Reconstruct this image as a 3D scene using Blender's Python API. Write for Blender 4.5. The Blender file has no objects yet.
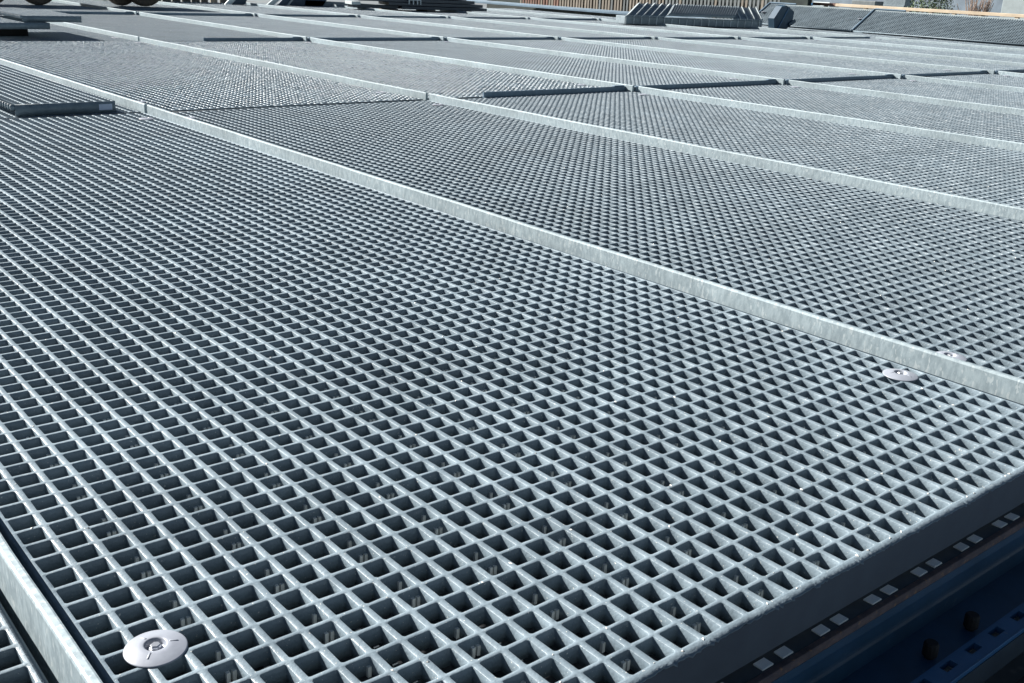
import bpy, math, random
import numpy as np
random.seed(7)
rng = np.random.default_rng(11)
U = 0.038                       # one grating cell is 38 mm; every length below is in cells
S = bpy.context.scene
COL = S.collection

# ------------------------------------------------------------------ helpers
class MB:
    def __init__(s): s.v = []; s.f = []; s.m = []
    def add(s, vs, fs, mi=0):
        n = len(s.v); s.v += [tuple(p) for p in vs]
        for f in fs: s.f.append(tuple(n+i for i in f)); s.m.append(mi)
    def box(s, x0, x1, y0, y1, z0, z1, b=0.0, mi=0):
        """box, chamfered by b on all edges"""
        if b <= 0:
            s.add([(x0,y0,z0),(x1,y0,z0),(x1,y1,z0),(x0,y1,z0),(x0,y0,z1),(x1,y0,z1),(x1,y1,z1),(x0,y1,z1)],
                  [(0,3,2,1),(4,5,6,7),(0,1,5,4),(1,2,6,5),(2,3,7,6),(3,0,4,7)], mi); return
        X=(x0,x1);Y=(y0,y1);Z=(z0,z1); vs=[]; idx={}
        for i in (0,1):
            for j in (0,1):
                for k in (0,1):
                    sx,sy,sz=(1-2*i)*b,(1-2*j)*b,(1-2*k)*b
                    idx[i,j,k]=(len(vs),len(vs)+1,len(vs)+2)
                    vs += [(X[i],Y[j]+sy,Z[k]+sz),(X[i]+sx,Y[j],Z[k]+sz),(X[i]+sx,Y[j]+sy,Z[k])]
        fs=[]
        for i in (0,1):
            fs.append([idx[i,0,0][0],idx[i,1,0][0],idx[i,1,1][0],idx[i,0,1][0]])
            fs.append([idx[0,i,0][1],idx[1,i,0][1],idx[1,i,1][1],idx[0,i,1][1]])
            fs.append([idx[0,0,i][2],idx[1,0,i][2],idx[1,1,i][2],idx[0,1,i][2]])
        for i in (0,1):
            for j in (0,1):
                fs.append([idx[i,j,0][0],idx[i,j,0][1],idx[i,j,1][1],idx[i,j,1][0]])
                fs.append([idx[i,0,j][0],idx[i,0,j][2],idx[i,1,j][2],idx[i,1,j][0]])
                fs.append([idx[0,i,j][1],idx[0,i,j][2],idx[1,i,j][2],idx[1,i,j][1]])
        for i in (0,1):
            for j in (0,1):
                for k in (0,1): fs.append(list(idx[i,j,k]))
        c=np.array([(x0+x1)/2,(y0+y1)/2,(z0+z1)/2]); out=[]
        for f in fs:
            p=[np.array(vs[q]) for q in f]; n=np.cross(p[1]-p[0],p[2]-p[0])
            out.append(f if n@(sum(p)/len(p)-c)>0 else f[::-1])
        s.add(vs,out,mi)
    def prism(s, poly, a, b, axis=0, mi=0):
        """extrude a 2D polygon (counter-clockwise) along an axis from a to b"""
        n=len(poly)
        def P(t,u,v):
            return (t,u,v) if axis==0 else ((u,t,v) if axis==1 else (u,v,t))
        vs=[P(a,u,v) for u,v in poly]+[P(b,u,v) for u,v in poly]
        s.add(vs,[tuple(range(n))[::-1],tuple(range(n,2*n))]+[(i,(i+1)%n,n+(i+1)%n,n+i) for i in range(n)],mi)
    def tube(s, p, q, r0, r1=None, n=10, mi=0, caps=True):
        r1=r0 if r1 is None else r1
        p=np.array(p,float);q=np.array(q,float);d=q-p;d/=np.linalg.norm(d)
        a=np.cross(d,(0,0,1) if abs(d[2])<.9 else (1,0,0));a/=np.linalg.norm(a);b=np.cross(d,a)
        vs=[p+r0*(math.cos(t)*a+math.sin(t)*b) for t in [2*math.pi*i/n for i in range(n)]]
        vs+=[q+r1*(math.cos(t)*a+math.sin(t)*b) for t in [2*math.pi*i/n for i in range(n)]]
        fs=[(i,(i+1)%n,n+(i+1)%n,n+i) for i in range(n)]
        if caps: fs+=[tuple(range(n))[::-1],tuple(range(n,2*n))]
        s.add(vs,fs,mi)
    def lathe(s, prof, c=(0,0,0), n=32, mi=0, axis=2):
        vs=[]
        for r,z in prof:
            for i in range(n):
                t=2*math.pi*i/n; a,b=r*math.cos(t),r*math.sin(t)
                if axis==2: vs.append((c[0]+a,c[1]+b,c[2]+z))
                elif axis==0: vs.append((c[0]+z,c[1]+a,c[2]+b))
                else: vs.append((c[0]+b,c[1]+z,c[2]+a))
        fs=[]
        for k in range(len(prof)-1):
            for i in range(n): fs.append((k*n+i,k*n+(i+1)%n,(k+1)*n+(i+1)%n,(k+1)*n+i))
        s.add(vs,fs,mi)
    def xform(s, M, o=(0,0,0)):
        s.v=[tuple(np.array(M)@np.array(p)+np.array(o)) for p in s.v]
        return s
    def mesh(s, name, mats, smooth=False):
        me=bpy.data.meshes.new(name)
        me.from_pydata([(x*U,y*U,z*U) for x,y,z in s.v],[],s.f)
        for m in (mats if isinstance(mats,(list,tuple)) else [mats]): me.materials.append(m)
        if any(s.m): me.polygons.foreach_set('material_index', s.m)
        if smooth: me.polygons.foreach_set('use_smooth',[True]*len(me.polygons))
        me.update(); return me
    def build(s, name, mats, parent=None, loc=(0,0,0), smooth=False):
        return link(name, s.mesh(name,mats,smooth), parent, loc)

def link(name, me, parent=None, loc=(0,0,0), rz=0):
    o=bpy.data.objects.new(name,me); COL.objects.link(o)
    o.location=[c*U for c in loc]; o.rotation_euler=(0,0,rz)
    if parent is not None: o.parent=parent
    return o
def tag(o, label=None, cat=None, group=None, kind=None):
    if label: o['label']=label
    if cat: o['category']=cat
    if group: o['group']=group
    if kind or cat: o['kind']=kind or 'thing'
    return o
def thing(name, label, cat, loc=(0,0,0), group=None, rz=0):
    return tag(link(name,None,None,loc,rz),label,cat,group)
def copy_tree(o, parent=None):
    c=o.copy(); COL.objects.link(c)
    if parent is not None: c.parent=parent
    for ch in list(o.children): copy_tree(ch,c)
    return c

# ------------------------------------------------------------------ materials
def mat(name, c1, c2=None, rough=.5, scale=40, metal=0., stretch=(1,1,1), bump=0., bscale=200, specks=None, spec=.5, rvar=0., detail=5, tight=.18):
    m=bpy.data.materials.new(name); m.use_nodes=True; nt=m.node_tree; N=nt.nodes; L=nt.links
    b=N['Principled BSDF']; b.inputs['Roughness'].default_value=rough; b.inputs['Metallic'].default_value=metal
    b.inputs['Specular IOR Level'].default_value=spec
    if c2 is None: c2=tuple(x*.8 for x in c1)
    tc=N.new('ShaderNodeTexCoord'); mp=N.new('ShaderNodeMapping'); mp.inputs['Scale'].default_value=stretch
    oi=N.new('ShaderNodeObjectInfo'); ad=N.new('ShaderNodeVectorMath'); ad.operation='ADD'
    mu=N.new('ShaderNodeVectorMath'); mu.operation='SCALE'; mu.inputs[0].default_value=(7.3,3.1,5.7)
    L.new(oi.outputs['Random'],mu.inputs['Scale'])
    L.new(tc.outputs['Object'],ad.inputs[0]); L.new(mu.outputs[0],ad.inputs[1]); L.new(ad.outputs[0],mp.inputs['Vector'])
    n=N.new('ShaderNodeTexNoise'); n.inputs['Scale'].default_value=scale; n.inputs['Detail'].default_value=detail; n.inputs['Roughness'].default_value=.62
    L.new(mp.outputs[0],n.inputs['Vector'])
    r=N.new('ShaderNodeValToRGB'); r.color_ramp.elements[0].position=.5-tight; r.color_ramp.elements[1].position=.5+tight
    r.color_ramp.elements[0].color=(*c2,1); r.color_ramp.elements[1].color=(*c1,1)
    L.new(n.outputs['Fac'],r.inputs['Fac']); out=r.outputs['Color']
    if specks:
        col,sc,th=specks
        v=N.new('ShaderNodeTexNoise'); v.inputs['Scale'].default_value=sc; v.inputs['Detail'].default_value=2
        L.new(mp.outputs[0],v.inputs['Vector'])
        rr=N.new('ShaderNodeValToRGB'); rr.color_ramp.elements[0].position=th; rr.color_ramp.elements[1].position=th+.04
        L.new(v.outputs['Fac'],rr.inputs['Fac'])
        mx=N.new('ShaderNodeMix'); mx.data_type='RGBA'; mx.inputs['B'].default_value=(*col,1)
        L.new(rr.outputs['Color'],mx.inputs['Factor']); L.new(out,mx.inputs['A']); out=mx.outputs['Result']
    st=N.new('ShaderNodeTexNoise'); st.inputs['Scale'].default_value=3.2; st.inputs['Detail'].default_value=8; st.inputs['Roughness'].default_value=.7
    L.new(ad.outputs[0],st.inputs['Vector'])
    sm=N.new('ShaderNodeMapRange'); sm.inputs['From Min'].default_value=.3; sm.inputs['From Max'].default_value=.7; sm.inputs['To Min'].default_value=.80; sm.inputs['To Max'].default_value=1.14
    L.new(st.outputs['Fac'],sm.inputs['Value'])
    pv=N.new('ShaderNodeMapRange'); pv.inputs['To Min'].default_value=.93; pv.inputs['To Max'].default_value=1.07
    L.new(oi.outputs['Random'],pv.inputs['Value'])
    mm=N.new('ShaderNodeMath'); mm.operation='MULTIPLY'; L.new(sm.outputs[0],mm.inputs[0]); L.new(pv.outputs[0],mm.inputs[1])
    vs=N.new('ShaderNodeVectorMath'); vs.operation='SCALE'; L.new(out,vs.inputs[0]); L.new(mm.outputs[0],vs.inputs['Scale']); out=vs.outputs[0]
    L.new(out,b.inputs['Base Color'])
    if rvar:
        mr=N.new('ShaderNodeMapRange'); mr.inputs['To Min'].default_value=rough-rvar; mr.inputs['To Max'].default_value=rough+rvar
        L.new(n.outputs['Fac'],mr.inputs['Value']); L.new(mr.outputs[0],b.inputs['Roughness'])
    if bump:
        bn=N.new('ShaderNodeTexNoise'); bn.inputs['Scale'].default_value=bscale; bn.inputs['Detail'].default_value=3
        L.new(mp.outputs[0],bn.inputs['Vector'])
        bp=N.new('ShaderNodeBump'); bp.inputs['Strength'].default_value=bump; bp.inputs['Distance'].default_value=.002
        L.new(bn.outputs['Fac'],bp.inputs['Height']); L.new(bp.outputs['Normal'],b.inputs['Normal'])
    return m
M_GRP  = mat('grey_moulded_resin',(.198,.252,.290),(.140,.182,.213),.42,30,bump=.35,bscale=260,specks=((.62,.62,.58),330,.70),rvar=.12)
M_GRP2 = mat('wet_glossy_resin',(.205,.260,.297),(.135,.176,.205),.30,30,bump=.6,bscale=60,specks=((.68,.68,.64),200,.68),rvar=.12)
M_GALV = mat('galvanised_steel',(.325,.395,.425),(.245,.305,.335),.6,90,metal=.1,stretch=(1,1,.4),bump=.3,bscale=70,specks=((.40,.46,.48),150,.60),rvar=.12,tight=.09)
M_BAR  = mat('grey_galvanised_bar',(.15,.22,.285),(.11,.165,.22),.45,40,metal=.2,bump=.1)
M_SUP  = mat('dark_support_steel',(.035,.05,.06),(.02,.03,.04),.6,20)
M_PATCH_FLAKE  = mat('pale_sun_patch_and_flake',(.93,.92,.85),(.86,.85,.79),.5,90)  # near-white for painted sunlight patches and flecks, and for loose resin flakes
M_DISC = mat('white_coated_disc',(.30,.325,.375),(.26,.28,.325),.4,60,bump=.08,bscale=120)
M_BOLT = mat('stainless_bolt',(.65,.66,.70),(.4,.42,.46),.3,120,metal=.7)
M_NAVY = mat('navy_painted_steel',(.017,.060,.115),(.011,.042,.08),.38,14,specks=((.05,.09,.13),60,.70),bump=.1,bscale=60,rvar=.1)
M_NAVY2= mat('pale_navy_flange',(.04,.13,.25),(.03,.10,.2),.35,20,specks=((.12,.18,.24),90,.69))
M_RUST = mat('rusty_brown_edge',(.16,.11,.10),(.07,.055,.06),.7,60,specks=((.22,.13,.08),120,.63))
M_LEDGE= mat('dark_slate_ledge',(.07,.09,.105),(.045,.06,.07),.6,30)
M_DKR  = mat('dark_brown_rail',(.03,.022,.022),(.015,.012,.014),.7,30)
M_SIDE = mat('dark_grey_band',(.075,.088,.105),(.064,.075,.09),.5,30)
M_BLACK= mat('black_rubber',(.005,.005,.006),(.003,.003,.004),.8,50)
M_TYRE = mat('dusty_brown_tyre',(.20,.15,.11),(.10,.075,.06),.8,30)
M_PLY  = mat('raw_plank_timber',(.60,.50,.37),(.48,.38,.27),.6,12,stretch=(1,.15,1),bump=.1,bscale=80)
M_DARKW= mat('weathered_timber',(.22,.18,.14),(.12,.10,.08),.7,20,stretch=(1,1,.2))
M_TAN  = mat('tan_fence_board',(.26,.225,.18),(.17,.15,.125),.7,14,stretch=(1,1,.2))
M_RED  = mat('red_brown_fence_board',(.24,.13,.095),(.15,.085,.065),.7,14,stretch=(1,1,.2))
M_GREYB= mat('grey_fence_board',(.17,.19,.195),(.11,.125,.13),.7,14,stretch=(1,1,.2))
M_HEDGE= mat('dark_hedge',(.03,.04,.035),(.012,.018,.02),.9,8)
M_CONC = mat('concrete_ground',(.17,.19,.20),(.12,.135,.145),.8,1.2,bump=.3,bscale=30,specks=((.25,.26,.26),14,.66))
M_SHADE_FLOOR = mat('shaded_subfloor',(.05,.055,.06),(.025,.03,.035),.8,3)
M_LEAF = mat('shrub_leaf',(.08,.13,.04),(.04,.08,.025),.6,20)
M_TWIG = mat('bare_pale_twig',(.42,.33,.27),(.26,.20,.17),.8,30)
M_WALL = mat('blue_grey_site_hoarding',(.20,.25,.30),(.13,.17,.21),.6,2.5)
M_GWALL= mat('plain_grey_wall',(.30,.35,.36),(.25,.29,.30),.7,3)
M_STACK= mat('dull_galvanised_sheet',(.25,.30,.33),(.17,.21,.235),.45,25,metal=.2)
M_EDGE = mat('bright_cut_edge',(.60,.65,.66),(.46,.52,.53),.35,50)
M_BLUE = mat('blue_plastic_sheet',(.05,.16,.34),(.03,.10,.22),.4,10)
M_NAVY3= mat('plain_dark_blue',(.03,.075,.12),(.02,.05,.085),.5,10)
M_LAB  = mat('pale_blue_sticker',(.62,.70,.85),(.55,.62,.78),.4,40)

# ------------------------------------------------------------------ the moulded grating
DEP=.62
HX,HY=.397,.433
def ring(d, r, z):
    """12 points of a rounded rectangle, d smaller than the cell opening, centred on .5,.5"""
    hx,hy=HX+d,HY+d
    out=[]
    for (sx,sy,a0) in ((1,1,0),(-1,1,90),(-1,-1,180),(1,-1,270)):
        for da in (0,45,90):
            a=math.radians(a0+da)
            out.append((.5+sx*(hx-r)+r*math.cos(a), .5+sy*(hy-r)+r*math.sin(a), z))
    return out
def outer(r, z):
    out=[]
    kx,ky=HX-r,HY-r
    for (sx,sy,first) in ((1,1,'x'),(-1,1,'y'),(-1,-1,'x'),(1,-1,'y')):
        p_x=(.5+sx*.5,.5+sy*ky,z); c=(.5+sx*.5,.5+sy*.5,z); p_y=(.5+sx*kx,.5+sy*.5,z)
        out += [p_x,c,p_y] if first=='x' else [p_y,c,p_x]
    return out
def grid_mesh(name, nx, ny, mats, rim=(1,1,1,1), prongs=False, rough_front=False, bev=.010, jz=0.):
    """mesh of nx by ny cells, top at z=0; rim flags: x0, x1, y0, y1; one object"""
    R=.075
    rings=[outer(R,0),ring(0,R,0),ring(-bev,R-.005,-bev*1.3),ring(.004,R-.01,-.30),ring(.02,R-.02,-DEP),outer(R,-DEP)]
    base=np.array([p for r in rings for p in r])           # 72 x 3
    qs=[]
    for k in range(5):
        for i in range(12):
            j=(i+1)%12
            qs.append((k*12+i,k*12+j,(k+1)*12+j,(k+1)*12+i))
    qs=np.array(qs)
    ix,iy=np.meshgrid(np.arange(nx),np.arange(ny),indexing='ij')
    off=np.stack([ix.ravel(),iy.ravel(),np.zeros(nx*ny)],1)
    V=(base[None]+off[:,None]).copy()
    jit=rng.normal(0,.012,(nx*ny,12,2)); V[:,24:36,:2]+=jit*.7; V[:,12:24,:2]+=jit*.7
    F=(qs[None]+(np.arange(nx*ny)*72)[:,None,None]).reshape(-1,4)
    if jz: V[:,12:36,2]+=rng.normal(0,jz,(nx*ny,1)); V[:,12:36,2]+=(base[12:36,0]-.5)[None]*rng.normal(0,jz*2,(nx*ny,1)); V[:,12:36,2]+=(base[12:36,1]-.5)[None]*rng.normal(0,jz*2,(nx*ny,1))
    V=V.reshape(-1,3)
    ex=MB(); t=.14; zb=-1.30
    if rim[0]: ex.box(-t,0,0,ny,zb,-.001)
    if rim[1]: ex.box(nx,nx+t,0,ny,zb,-.001)
    if rim[3]: ex.box(-t,nx+t,ny,ny+t,zb,-.001)
    if rim[2]:
        if rough_front:
            n=nx*9; xs=np.linspace(-t,nx+t,n+1)
            yj=-t-.13+rng.normal(0,.012,n+1)+.05*np.sin(xs*1.7)*(rng.random(n+1)<.25); zj=rng.normal(-.01,.012,n+1)
            chip=rng.random(n+1)<.05; yj[chip]-=.05; zj[chip]-=.05
            vs=[]
            for i in range(n+1): vs += [(xs[i],0,-.001),(xs[i],yj[i],zj[i]),(xs[i],yj[i]-.005,zj[i]-.04),(xs[i],-t,-.07),(xs[i],-t,zb),(xs[i],0,zb)]
            fs=[(i*6+k,(i+1)*6+k,(i+1)*6+k+1,i*6+k+1) for i in range(n) for k in range(5)]
            fs=[f[::-1] for f in fs]
            ex.add(vs,[(0,1,2,3,4,5),tuple(n*6+k for k in range(6))]+fs)
        else: ex.box(-t,nx+t,-t,0,zb,-.001)
    if prongs:
        for j in range(ny+1): ex.box(-.62,0,j-.095,j+.095,-DEP,-.002)
    nb=len(V)
    V=np.vstack([V,np.array(ex.v).reshape(-1,3)]) if ex.v else V
    quads=[tuple(q) for q in F.tolist()]+[tuple(nb+i for i in f) for f in ex.f]
    me=bpy.data.meshes.new(name)
    # fast build
    loops=np.concatenate([F.ravel()]+[np.array([nb+i for i in f]) for f in ex.f]) if ex.f else F.ravel()
    sizes=np.array([4]*len(F)+[len(f) for f in ex.f]); starts=np.concatenate([[0],np.cumsum(sizes)[:-1]])
    me.vertices.add(len(V)); me.vertices.foreach_set('co',(V*U).astype(np.float32).ravel())
    me.loops.add(len(loops)); me.loops.foreach_set('vertex_index',loops.astype(np.int32))
    me.polygons.add(len(sizes)); me.polygons.foreach_set('loop_start',starts.astype(np.int32))
    for m in mats: me.materials.append(m)
    mi=np.array([0]*len(F)+[0]*len(ex.f),dtype=np.int32); me.polygons.foreach_set('material_index',mi)
    me.update(calc_edges=True); me.validate()
    return me

NX,NY=40,110
PX,PY=41.45,111.45
X0,Y0=-2.0,-10.0
def disc_mesh():
    m=MB()
    m.lathe([(0.0,.0),(.22,.0),(.25,.03),(.275,.12),(.30,.155),(.34,.165),(.45,.15),(.64,.10),(.80,.05),(.835,.035),(.84,.02),(.83,.005),(.78,.0),(.5,.05)],n=64)
    for k in range(3):                                     # three pressed ribs
        a=math.radians(20+120*k); c,s=math.cos(a),math.sin(a)
        q=MB(); q.box(.36,.62,-.045,.045,.10,.185,.03)
        q.v=[(x*1,y,z-(x-.36)*.24) for x,y,z in q.v]
        q.xform([[c,-s,0],[s,c,0],[0,0,1]]); m.add(q.v,q.f)
    return m.mesh('fixing_disc',M_DISC)
def bolt_mesh():
    m=MB()
    m.lathe([(0,.0),(.19,.0),(.19,.05),(.10,.06),(0,.06)],n=20)
    m.lathe([(0,.05),(.15,.05),(.15,.13),(.12,.16),(0,.16)],n=6)
    return m.mesh('bolt',M_BOLT)
ME_DISC=disc_mesh(); 
for p in ME_DISC.polygons: p.use_smooth=True
ME_BOLT=bolt_mesh()
ME_GRID=grid_mesh('grid',NX,NY,[M_GRP],rough_front=True)
ME_GRID2=grid_mesh('grid',NX,NY,[M_GRP2],rough_front=True,bev=.03,jz=.013)
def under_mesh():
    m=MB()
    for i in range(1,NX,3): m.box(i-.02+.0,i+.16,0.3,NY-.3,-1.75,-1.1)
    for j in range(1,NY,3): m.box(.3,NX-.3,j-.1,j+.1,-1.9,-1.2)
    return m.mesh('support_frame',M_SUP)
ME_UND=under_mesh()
def sun_flecks_mesh():
    m=MB()
    for i in range(0,NX-1,3):
        for j in range(0,NY-1,3):
            for (dx,dy) in ((2.67,1.0),(2.85,1.0),(2.85,2.0)):
                x=i+dx; y=j+dy
                if x>NX-.3 : x-=3 
                m.box(x-.055,x+.055,y-.16,y-.055,-.64,-.31)  # pale nibs standing in for specks of sunlight inside the cells
    return m.mesh('sun_flecks',M_PATCH_FLAKE)
ME_FLECK=sun_flecks_mesh()
mb=MB(); mb.box(-.15,NX+.15,-.225,-.145,-1.60,-.075); ME_BAND=mb.mesh('shaded_edge_band',M_SIDE)  # near side face; its shade is put into this darker grey

ORD=['first','second','third','fourth','fifth','sixth','seventh','eighth','ninth','tenth']
ROW=['nearest row','second row','third row','farthest row']
def flake_mesh():
    m=MB()
    for k in range(260):
        if k<60: x,y=random.uniform(.3,NX-.3),random.choice((random.uniform(-.05,.1),round(random.uniform(0,6))))
        else: x,y=random.uniform(0,NX),random.uniform(0,NY)
        if random.random()<.5: x=round(x)+random.uniform(-.06,.06)
        else: y=round(y)+random.uniform(-.04,.04)
        s1=random.uniform(.03,.09); a=random.uniform(0,3.14); c,s_=math.cos(a)*s1,math.sin(a)*s1
        z=.006; h=random.uniform(.015,.05)
        m.add([(x-c,y-s_,z),(x+s_*.5,y-c*.5,z),(x+c,y+s_,z),(x-s_*.5,y+c*.5,z),(x+.01,y,z+h)],[(0,1,4),(1,2,4),(2,3,4),(3,0,4),(3,2,1,0)])
    return m.mesh('resin_flakes',M_PATCH_FLAKE)
ME_FLK=flake_mesh()
def make_panel(glossy=False):
    t=thing('moulded_grating',None,'grating panel')
    link('grid',ME_GRID2 if glossy else ME_GRID,t)
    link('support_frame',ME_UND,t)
    link('shaded_edge_band',ME_BAND,t)
    tag(link('sun_fleck',ME_FLECK,t),kind='stuff')
    tag(link('resin_flakes',ME_FLK,t),kind='stuff')
    for (x,y) in ((1.38,8.55),(38.6,8.55),(1.4,104.6),(38.4,105.0)):
        d=link('fixing_disc',ME_DISC,t,(x,y,.0),rz=random.uniform(0,6))
        link('bolt',ME_BOLT,d)
    return t
rows={0:range(-1,7),1:range(0,10),2:range(1,10),3:range(2,9)}
proto=make_panel(); used=False
for r,cs in rows.items():
    for k,c in enumerate(cs):
        if not used: t=proto; used=True
        else: t=copy_tree(proto)
        if (r,c) in ((1,2),(1,1)):
            for ch in t.children:
                if ch.name.startswith('grid'): ch.data=ME_GRID2
        dz=0 if (r==0 and c==0) else random.uniform(-.10,.06)
        t.location=((X0+PX*c)*U,(Y0+PY*r)*U,dz*U)
        if not (r==0 and c==0):
            t.rotation_euler=(random.uniform(-.0006,.0006),random.uniform(-.0015,.0015),0)
        if c>=1:
            for ch in t.children:
                if ch.name.startswith('fixing_disc') and ch.location.x<2*U: ch.location.x+=.5*U
        where='%s, %s from the left'%(ROW[r],ORD[k])
        lab='grey moulded grating panel in the %s'%where
        if (r,c)==(0,0): lab='large grey grating panel in the foreground, second from left in nearest row'
        tag(t,lab,'grating panel','moulded grating panels of the deck')

# ------------------------------------------------------------------ pale kerb flanges between the panels
def kerb_mesh(L):
    # L-section: upright plate with rounded crest and a foot under the panel edge; slight unevenness of the crest
    n=60; prof=[(0,-2.2),(0,.80),(.03,.87),(.09,.90),(.25,.90),(.31,.87),(.34,.80),(.34,-2.05),(1.2,-2.05),(1.2,-2.2)]
    vs=[];fs=[]; m=len(prof)
    for i in range(n+1):
        y=L*i/n; w=.018*math.sin(i*.55)+rng.normal(0,.006)
        for (x,z) in prof: vs.append((x+w,y,z+(w*.6 if z>0 else 0)))
    for i in range(n):
        for k in range(m):
            fs.append((i*m+k,i*m+(k+1)%m,(i+1)*m+(k+1)%m,(i+1)*m+k)[::-1])
    mb=MB(); mb.add(vs,fs+[tuple(range(m)),tuple(n*m+k for k in range(m))[::-1]])
    return mb.mesh('steel_kerb',M_GALV)
ME_K={True:kerb_mesh(108.6),False:kerb_mesh(110.6)}
KX=-2.88
kr={0:range(0,7),1:range(1,10),2:range(2,10),3:range(3,9)}
for r,cs in kr.items():
    for k,c in enumerate(cs):
        short = (c>=3) and r<3
        o=link('steel_kerb',ME_K[short],None,(KX+PX*c,Y0+PY*r-.3,0))
        tag(o,'pale galvanised kerb flange in the %s, %s from the left'%(ROW[r],ORD[k]),'kerb','upright galvanised kerbs between the panels')
        if (r,c)==(0,0): o['label']='pale galvanised kerb flange at the bottom left corner, beside the foreground panel'
        if (r,c)==(0,1): o['label']='long pale galvanised kerb flange crossing the whole photo behind the foreground panel'

# ------------------------------------------------------------------ cross bars between the rows
def bar(r, c, xa, xb, idx):
    y=Y0+PY*(r+1)-.95
    t=thing('cross_bar','dark blue-grey cross bar along the far side of the %s, %s from the left'%(ROW[r],ORD[idx]),'bar',(xa,y,0),'dark cross bars between the panel rows')
    L=xb-xa; m=MB(); m.prism([(0,-1.6),(.36,-1.6),(.36,.62),(.30,.68),(.06,.68),(0,.62)],0,L,0); m.build('bar_plate',M_BAR,t)
    if c>=3 or (r>0 and c>=3):
        b=MB(); b.box(-1.15,.95,-1.75,-.35,-.4,.78,.06); b.build('end_block',M_BAR,t)
        b=MB(); b.box(-1.75,-1.28,-1.6,.2,-.5,.98,.05); b.build('end_plate',M_GALV,t)
    m=MB(); m.box(L-3.2,L-.8,-.12,.5,.685,.86,.05); m.build('cap_clip',M_BAR,t)
    return t
i=0
for c in range(2,7):
    xa=(X0+PX*c) if c>2 else 90.2
    bar(0,c,xa+.1,X0+PX*c+40.2,i); i+=1
i=0
for c in range(2,9):
    xa=(X0+PX*c) if c>2 else 95.0
    bar(1,c,xa+.1,X0+PX*c+40.2,i); i+=1
i=0
for c in range(2,9):
    bar(2,c,X0+PX*c+.1,X0+PX*c+40.2,i); i+=1

# ------------------------------------------------------------------ offcuts lying on the deck
ME_OFF=grid_mesh('grid',11,64,[M_GRP],rim=(0,1,1,1),prongs=True)
t=thing('grating_offcut','narrow grating offcut with a pale sticker lying beside the long kerb','grating panel',(24.2,101.9,1.33),'loose grating offcuts')
link('grid',ME_OFF,t)
m=MB(); m.box(9.2,10.75,-.17,-.142,-1.0,-.32); m.build('sticker',M_LAB,t)
ME_OFF2=grid_mesh('grid',12,26,[M_GRP],rim=(0,1,1,1),prongs=True)
for nm,x,y,z,lab in (('a',51.0,218.2,3.35,'lower of the two stacked grating offcuts at the top left'),
                     ('b',58.2,219.6,4.75,'upper of the two stacked grating offcuts at the top left')):
    t=thing('grating_offcut',lab,'grating panel',(x,y,z),'loose grating offcuts')
    link('grid',ME_OFF2,t)
for k,(y,lab) in enumerate(((227,'front shadow-black timber bearer under the stacked offcuts'),(238,'rear shadow-black timber bearer under the stacked offcuts'))):
    m=MB(); m.box(44,61,y,y+2,.03,2.02,.08); tag(m.build('timber_bearer',M_BLACK),lab,'timber','bearers under the offcuts')  # bearers coloured black so they merge with the shadow under the stack

# ------------------------------------------------------------------ navy steel channel under the near edge
t=thing('steel_channel','navy painted steel channel with slotted flange running under the near deck edge','steel beam',(0,0,0))
xa,xb=4,70
m=MB(); m.box(xa,xb,-10.47,-9.3,-2.25,-2.0,0); m.build('ledge',M_LEDGE,t)
m=MB(); m.box(xa,xb,-10.72,-10.473,-2.3,-1.975,.03); m.build('rusty_lip',M_RUST,t)
m=MB(); m.prism([(-10.70,-2.31),(-10.74,-2.6),(-10.74,-3.10),(-10.755,-3.2),(-10.79,-3.32),(-10.79,-4.0),(-10.6,-4.0),(-10.6,-2.31)],xa,xb,0); m.build('web',M_NAVY,t)
m=MB(); m.box(xa,xb,-12.27,-10.60,-4.25,-4.003); m.build('floor_plate',M_NAVY,t)
# slotted flange: two strips and bridges between the slots
m=MB(); zt,zb=-3.95,-4.2
m.box(xa,xb,-12.43,-12.273,zb,zt); m.box(xa,xb,-13.06,-12.74,zb,zt)
s=1.672; x=22.34-s*10
while x<xb-1:
    m.box(x+.36,x+s-.36,-12.74,-12.43,zb,zt); x+=s
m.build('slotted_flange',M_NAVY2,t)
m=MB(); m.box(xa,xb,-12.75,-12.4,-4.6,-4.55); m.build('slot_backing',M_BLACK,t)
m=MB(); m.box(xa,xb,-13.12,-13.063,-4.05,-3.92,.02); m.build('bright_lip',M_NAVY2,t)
m=MB(); m.box(xa,xb,-13.08,-13.0,-5.2,-4.21); m.build('lower_web',M_SUP,t)
for k in range(0,2):
    x=22.31+2.83*k
    b=MB(); b.lathe([(0,0),(.17,0),(.17,.10),(.26,.12),(.26,.55),(.21,.62),(0,.62)],(x,-11.88,-4.0),n=12); b.build('bolt',M_BLACK,t)
for k in range(-3,16):
    for d in (0,1.02):
        x=14.80+3.0*k+d
        if x<5: continue
        b=MB(); b.box(x-.27,x+.27,-10.44,-10.06,-1.998,-1.93,.015)
        sk=.07*math.sin(k*2.1+d); b.v=[(px+(py+10.25)*sk,py,pz) for px,py,pz in b.v]
        b.build('sun_patch_pad',M_PATCH_FLAKE,t)  # stands for a sunlight patch on the ledge, light put into the colour
m=MB(); m.box(8,80,-14.6,-13.4,-6.4,-5.9,.05); tag(m.build('brown_rail',M_DKR),'dull brown rail below the slotted navy flange at the bottom right','rail')
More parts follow.
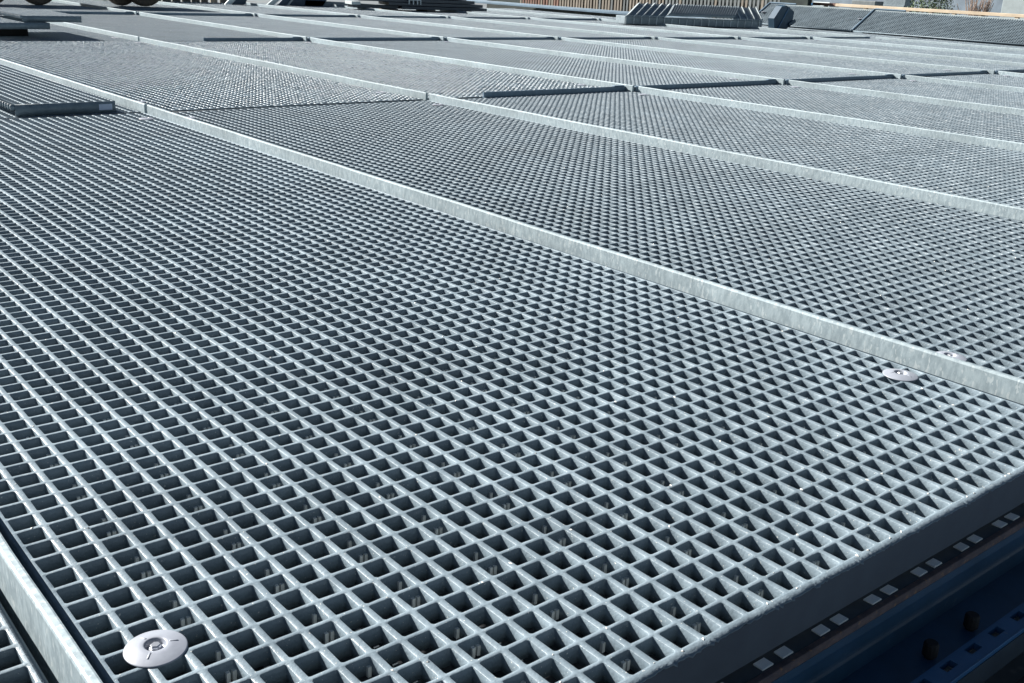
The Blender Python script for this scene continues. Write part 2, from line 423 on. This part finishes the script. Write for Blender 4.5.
# crumpled blue sheet lower down
n=22; vs=[];fs=[]
for i in range(n+1):
    for j in range(n+1):
        x=12+60*i/n; y=-24+9.5*j/n
        vs.append((x,y,-7.2+.35*math.sin(i*1.3+j*.9)+rng.normal(0,.12)))
for i in range(n):
    for j in range(n): fs.append((i*(n+1)+j,(i+1)*(n+1)+j,(i+1)*(n+1)+j+1,i*(n+1)+j+1))
mb=MB(); mb.add(vs,fs); mb.add([(x,y,z-.08) for x,y,z in vs],[f[::-1] for f in fs])
tag(mb.build('plastic_sheet',M_BLUE),'crumpled blue sheet in the bottom right corner below the channel','sheet')

# ------------------------------------------------------------------ sloping panels at the right
ang=math.atan2(8.6,14.5)
ca,sa=math.cos(ang),math.sin(ang)
ME_R=grid_mesh('grid',17,110,[M_GRP])
RX=412.5; ME_R2=grid_mesh('grid',17,56,[M_GRP])
for k,(y1,NYR,lab) in enumerate(((247.5,110,'right-hand sloping grating panel below the timber plank'),(305.2,56,'left-hand sloping grating panel beside the ribbed stack'))):
    t=thing('sloping_panel',lab,'grating panel',(RX,y1-NYR,.9),'sloping grating panels at the deck side')
    g=link('grid',ME_R if k==0 else ME_R2,t); g.rotation_euler=(0,-ang,0)
    m=MB(); m.box(0,17.6,NYR+.2,NYR+.9,-1.2,.55,.08); o=m.build('edge_bar',M_BAR,t); o.rotation_euler=(0,-ang,0)
    m=MB(); m.box(17.2,17.8,NYR-15,NYR+.1,-.6,.7,.08); o=m.build('end_bar',M_BAR,t); o.rotation_euler=(0,-ang,0)
    d=link('fixing_disc',ME_DISC,t,(7.5,NYR-2 if k else 112.2,4.9)); d.scale=(1.5,1.5,1.5); link('bolt',ME_BOLT,d)
m=MB(); m.box(RX+14.5,RX+26,60,296,-8,9.6,.1)
tag(m.build('concrete_upstand',M_GWALL),'low grey upstand behind the sloping panels','wall')

# plank on blocks
t=thing('timber_plank','long pale timber plank on small blocks above the sloping panels','plank',(445,0,10))
m=MB(); m.box(-2.2,2.2,150,279,.0,1.3,.06); o=m.build('board',M_PLY,t)
m=MB(); m.box(-2.1,2.1,279.1,292,.0,1.2,.06); o=m.build('board_end',M_RED,t)
for y in (284,262,251,240,229,218,206,190,174):
    m=MB(); m.box(-2.0,-.4,y,y+1.6,-1.9,-.02,.05); m.build('block',M_PLY,t)
t.rotation_euler=(0.0,0,0)
m=MB(); m.box(440,452,150,300,7.0,8.05,.1); tag(m.build('dark_beam',M_BLACK),'dark steel beam running under the timber plank','steel beam')

# ------------------------------------------------------------------ ribbed stack (centre right)
def shear(o,k):
    for v in o.data.vertices: v.co.x+=max(0,v.co.z-3.4*U)*k
def ribbed_stack():
    t=thing('ribbed_sheet_stack','stack of ribbed galvanised sheets with bright edges lying before the slatted fence','stack',(314,292,0))
    L=66.0
    m=MB(); m.box(0,L,0,9,.25,3.4,.1); m.build('lower_bundle',M_STACK,t)
    x=.2
    while x<L:
        m=MB(); m.box(x,x+.5,-.28,-.003,.3,3.6,.08); m.build('upright_rib',M_EDGE,t); x+=3.55
    m=MB(); m.box(-.2,L+.2,-.5,-.29,2.95,3.25,.05); m.build('edge_strip',M_STACK,t)
    # steeper sloping sheets at the two ends, finer ones in the middle
    for (a,b) in ((0,18),(51,L)):
        m=MB(); m.prism([(0,3.42),(5.5,8.0),(5.5,8.5),(0,3.9)],a,b,0); m.build('sloping_sheet',M_STACK,t)
        q=MB(); x=a
        while x<b+.1:
            q.prism([(-.1,3.45),(5.55,8.1),(5.55,9.1),(-.1,4.3)],x,x+.42,0); x+=3.55
        q.build('sheet_ribs',M_EDGE,t)
    for o in list(t.children):
        if o.name.startswith(('sloping','sheet_ribs')) and o.data.vertices[0].co.x<20*U: shear(o,1.6)
    m=MB(); m.prism([(-.2,4.0),(4.5,7.9),(4.5,8.5),(-.2,4.9)],18.3,50.5,0); shear(m.build('ribbed_sheet',M_STACK,t),1.2)
    q=MB(); x=18.4
    while x<50.3:
        q.prism([(-.1,4.9),(4.5,8.5),(4.5,8.95),(-.1,5.35)],x,x+.45,0); x+=1.15
    shear(q.build('fine_ribs',M_STACK,t),1.2)
    t.rotation_euler=(0,0,math.radians(-20))
    return t
ribbed_stack()
t=thing('dark_blue_form','dark blue upright pack leaning against the right end of the ribbed stack','form',(383,268,0))  # dark blue solid of slanted outline at the stack's right end
m=MB(); m.prism([(0,0.05),(9,0.05),(12.5,3.0),(13,7.5),(7,10.0),(3.5,9.6),(-1,4.5)],0,3.2,1); m.build('main_body',M_NAVY3,t)
m=MB(); m.prism([(9.2,2.5),(13.6,4.2),(14.6,3.2),(10.2,1.2)],-.6,-.02,1); m.build('side_wedge',M_NAVY3,t)
m=MB(); m.prism([(2.0,.1),(2.6,.1),(9.0,9.3),(8.4,9.4)],-.3,-.02,1); m.build('slant_strip',M_NAVY2,t)

# ------------------------------------------------------------------ dark stack near the top centre
t=thing('dark_grating_stack','dark stack of grating pieces at the top edge of the photo','stack',(249,389,0),rz=math.radians(-12))
for k,(a,b,z) in enumerate(((14,56,.9),(8,54,2.4),(-6,50,3.9),(6,46,5.4),(9,44,6.9))):
    m=MB(); m.box(a,b,-8+k*.4,6,z,z+1.25,.06)
    m.build('stacked_slab',M_SIDE,t)
for x in (8,26,44):
    m=MB(); m.box(x,x+4,-8.5,5,-.0,.88,.05); m.build('bearer',M_DARKW,t)
m=MB()
m.box(17,23,-8.55,-8.02,4.7,5.2,.05)
for x in (17,19,21,22.5): m.box(x,x+.5,-8.5,-8.05,3.0,4.7)
m.build('pale_end',M_EDGE,t)
m=MB(); m.box(-8,13,-6,2,.9,2.2,.05); m.build('low_board',M_SIDE,t)
m=MB(); m.box(-9,-5,-7,2,2.21,3.5,.05); m.build('white_block',M_EDGE,t)

# ------------------------------------------------------------------ cart with rubber wheels, top left
t=thing('site_trolley','low trolley on brown rubber wheels cropped by the top left edge','trolley',(0,0,0))
for (x,y,r) in ((107,377,6.6),(139,385,6.2),(146.5,381,7.6),(90,372,6)):
    q=MB(); q.lathe([(2.2,-1.6),(r-.9,-1.6),(r-.2,-1.3),(r,-.6),(r,.6),(r-.2,1.3),(r-.9,1.6),(2.2,1.6)],n=36,axis=1)
    w=q.build('wheel',M_TYRE,t,(x,y,r))
    q=MB(); q.lathe([(0,-1.7),(1.9,-1.7),(2.3,-1.2),(2.3,1.2),(1.9,1.7),(0,1.7)],n=20,axis=1); q.build('hub',M_BOLT,w)
m=MB(); m.box(82,152,372,390,9.5,12,.2); m.box(90,94,380,384,5,9.5); m.box(137,141,382,386,5,9.5); m.build('chassis',M_BLACK,t)
for x in (99,118,128):
    m=MB(); m.box(x,x+.4,371.2,371.6,2,4.4); m.lathe([(0,1.3),(.9,1.15),(1.5,.5),(1.6,0),(0,0)],(x,371.4,4.0),n=14); m.build('white_cap',M_EDGE,t)
m=MB(); m.box(112,122,371,371.5,5.2,6.2,.05); m.build('orange_strap',mat('orange_strap',(.75,.35,.12),(.6,.28,.1),.5),t)
m=MB(); m.box(84,150,376,390,12.01,20,.3); m.build('load_box',M_BLACK,t)

# ------------------------------------------------------------------ leaning navy sheet and battens, top
t=thing('leaning_sheet','navy blue sheet leaning at the top edge between pale battens','sheet',(214,411,0))
m=MB(); m.prism([(4,.05),(27,.05),(34,9),(14,9)],2.0,2.5,1); m.build('navy_sheet',M_NAVY,t)
for (a,b) in ((-1.5,10.5),(8.5,17)):
    m=MB(); m.prism([(a,.05),(a+(3.4 if a<0 else .8),.05),(b+(3.4 if a<0 else .8),9),(b,9)],1.2,1.98,1); m.build('pale_batten',M_EDGE,t)
t=thing('leaning_board','pale board leaning on a navy block left of the leaning sheet','board',(193,412,0))
m=MB(); m.prism([(0,.05),(3,.05),(9,6),(6,6)],0,.8,1); m.build('pale_face',M_EDGE,t)
m=MB(); m.prism([(3.2,.05),(9,.05),(13,6),(9.2,6)],.1,1.2,1); m.build('navy_block',M_NAVY,t)
m=MB(); m.prism([(0,.0),(40,.0),(40,1.2),(22,2.0),(0,2.5)],0,3,1); 
tag(m.build('grey_ramp_plate',M_STACK,None,(232,413,0)),'grey wedge-shaped plate lying right of the leaning navy sheet','plate')

# ------------------------------------------------------------------ fences
def fence(name,label,x0,y0,x1,y1,pitch,w,h,mats,z0=-.5):
    t=thing(name,label,'fence',(0,0,0)); L=math.hypot(x1-x0,y1-y0); ux,uy=(x1-x0)/L,(y1-y0)/L
    M=[[ux,-uy,0],[uy,ux,0],[0,0,1]]
    n=int(L/pitch); k=0
    groups={}
    for k in range(n):
        mi=random.choice(mats(k/n)); a=k*pitch+random.uniform(-.15,.15); ww=w*random.uniform(.85,1.1); hh=h+random.uniform(-.4,.4)
        if k<100:
            q=MB(); q.box(a,a+ww,0,.6,z0,hh,.05); q.xform(M,(x0,y0,0)); q.build('board',mi,t)
        else:
            groups.setdefault(mi,MB()).box(a,a+ww,0,.6,z0,hh,.05)
    for mi,q in groups.items(): q.xform(M,(x0,y0,0)); tag(q.build('boards',mi,t),kind='stuff')
    for z in (2.5,h-4):
        q=MB(); q.box(0,L,.65,1.4,z,z+1.2); q.xform(M,(x0,y0,0)); q.build('rail',M_DARKW,t)
    return t
fence('slatted_fence','slatted timber fence with dark gaps behind the ribbed stack',431,500,431,300,2.45,1.45,16,
      lambda u:[M_RED,M_RED,M_TAN] if u<.18 else ([M_TAN,M_TAN,M_GREYB] if u<.6 else [M_GREYB,M_GREYB,M_TAN]))
m=MB(); m.box(436,439,290,540,-8,18); tag(m.build('dark_hedge_wall',M_HEDGE),'dark wall close behind the slatted timber fence','wall')
fence('board_fence','pale board fence behind the trolley at the top left edge',150,438,214,431,4.2,3.6,14,lambda u:[M_TAN,M_TAN,M_PLY,M_TAN])

# long stacked bars in front of the fence
for k,(x,z,ya,yb,lab) in enumerate(((402,1.2,318,520,'front long grey bar lying before the slatted fence'),
    (410,1.4,330,540,'middle long grey bar lying before the slatted fence'),(418,1.2,330,560,'rear long grey bar lying before the slatted fence'))):
    m=MB(); m.box(x,x+2,ya,yb,.0,z,.1); tag(m.build('long_bar',M_BAR),lab,'bar','long bars lying before the fence')

# ------------------------------------------------------------------ background at the right
t=thing('steel_beam_pile','pile of dark navy steel beams beyond the ribbed stack','beams',(452,0,0))
for (x,y0,y1,z0,z1) in ((0,286,378,6.2,7.4),(3,290,372,8.0,9.4),(6,300,350,9.6,10.6),(1,300,330,4.2,6.1)):
    m=MB(); m.box(x,x+3,y0,y1,z0,z1,.1); m.build('beam',M_NAVY if z0<9 else M_NAVY2,t)
m=MB(); m.box(0,6,302,306,-8,6.1); m.box(0,6,350,354,-8,6.1); m.build('trestle',M_BLACK,t)
m=MB(); m.box(600,606,180,700,-8,34,.2); 
q=tag(m.build('site_hoarding',M_WALL),'blue-grey hoarding far behind the beams','wall')
for k,(x,y,w,h,mm,lab) in enumerate(((560,420,18,9,M_GREYB,'grey crate farthest left before the hoarding'),(565,385,14,13,M_TAN,'tan crate between grey crate and white crate before the hoarding'),
     (560,362,12,10,M_EDGE,'white crate in the middle before the hoarding'),(566,335,16,12,M_GREYB,'dark grey crate left of the tall steel-grey crate before the hoarding'),(560,312,14,15,M_STACK,'tall steel-grey crate farthest right before the hoarding'))):
    m=MB(); m.box(x,x+10,y,y+w,-8,h,.3)
    for j in range(3): m.box(x-.6,x-.01,y+.3,y+w-.3,-6+(h+8)*j/3,-6+(h+8)*j/3+1.4,.1)
    tag(m.build('site_crate',mm),lab,'crate')
m=MB(); m.box(520,524,120,236,-8,18,.2); tag(m.build('grey_wall',M_GWALL),'plain grey wall at the top right corner','wall')
# shrub
t=thing('green_shrub','small green shrub just behind the timber plank','shrub',(500,262,-8))
m=MB()
for k in range(7):
    a=random.uniform(0,6.28); m.tube((0,0,0),(5*math.cos(a),6*math.sin(a),20),.35,.1,6)
m.build('stems',M_TWIG,t)
q=MB()
for k in range(2600):
    a=random.uniform(0,6.28); r=random.random()**.5; z=random.uniform(8,27)
    rr=13*(1-((z-17)/13)**2*.8)*r; c=np.array((rr*.55*math.cos(a),rr*math.sin(a),z+1.2*math.sin(a*3)))
    u=rng.normal(size=3);u/=np.linalg.norm(u);v=np.cross(u,rng.normal(size=3));v/=np.linalg.norm(v); s_=random.uniform(.4,.75)
    q.add([c-u*s_,c+v*s_*.5,c+u*s_,c-v*s_*.5],[(0,1,2,3)])
q.build('leaves',M_LEAF,t)
t=thing('twig_bush','bare pale twig bush between the shrub and the grey wall','bush',(500,238,-8))
m=MB()
for k in range(26):
    a=random.uniform(0,6.28); d=random.uniform(2,11); h=random.uniform(20,30)
    p=np.array((random.uniform(-1,1),random.uniform(-1.5,1.5),0.)); q_=p+np.array((d*.4*math.cos(a),d*math.sin(a),h))
    m.tube(p,q_,.38,.14,5)
    mid=p+(q_-p)*.6
    for j in range(2): m.tube(mid,mid+np.array((random.uniform(-2,2),random.uniform(-4,4),8)),.16,.07,4)
m.build('twigs',M_TWIG,t)

# ------------------------------------------------------------------ ground
m=MB(); m.box(-3000,6000,-3000,6000,-8.6,-8.0)
tag(m.build('ground',M_CONC),kind='structure')
m=MB(); m.box(-60,430,-9.0,440,-7.99,-7.6); tag(m.build('subfloor',M_SHADE_FLOOR),kind='structure')  # dark sheet under the deck; the shade there is put into its colour

# ------------------------------------------------------------------ light, sky, camera
b_,a_=.62,1.35                                           # sunlight travels (+b,-a,-1)
d=np.array([-b_,a_,1.]); d/=np.linalg.norm(d)
el=math.asin(d[2]); az=math.atan2(d[0],d[1])
w=bpy.data.worlds.new('World'); S.world=w; w.use_nodes=True; nt=w.node_tree
sky=nt.nodes.new('ShaderNodeTexSky'); sky.sky_type='NISHITA'; sky.sun_disc=False
sky.sun_elevation=el; sky.sun_rotation=az; sky.air_density=1.0; sky.dust_density=.6; sky.ozone_density=1.5
bg=nt.nodes['Background']; bg.inputs['Strength'].default_value=.021
nt.links.new(sky.outputs[0],bg.inputs['Color'])
sl=bpy.data.lights.new('sun','SUN'); sl.energy=5.0; sl.angle=math.radians(.53); sl.color=(1,.965,.91)
so=bpy.data.objects.new('sun',sl); COL.objects.link(so)
from mathutils import Vector, Matrix
so.rotation_euler=Vector(d).to_track_quat('Z','Y').to_euler()

F,p,r,y,cx,cy,h=(1037.14220,0.34007,0.04690,0.70417,-8.83874,-25.43939,17.67801)
sy,cyw,sp,cp,sr,cr=math.sin(y),math.cos(y),math.sin(p),math.cos(p),math.sin(r),math.cos(r)
f=np.array([sy*cp,cyw*cp,-sp]); r0=np.array([cyw,-sy,0.]); u0=np.cross(r0,f)
R=cr*r0+sr*u0; Uv=-sr*r0+cr*u0
cd=bpy.data.cameras.new('camera'); co=bpy.data.objects.new('camera',cd); COL.objects.link(co)
Mx=Matrix(((R[0],Uv[0],-f[0],cx*U),(R[1],Uv[1],-f[1],cy*U),(R[2],Uv[2],-f[2],h*U),(0,0,0,1)))
co.matrix_world=Mx
cd.sensor_width=36; cd.lens=F/1024*36; cd.clip_start=.01; cd.clip_end=2000
S.camera=co
S.view_settings.view_transform='Standard'; S.view_settings.look='None'; S.view_settings.gamma=1; S.view_settings.use_curve_mapping=False
S.view_settings.exposure=1.36
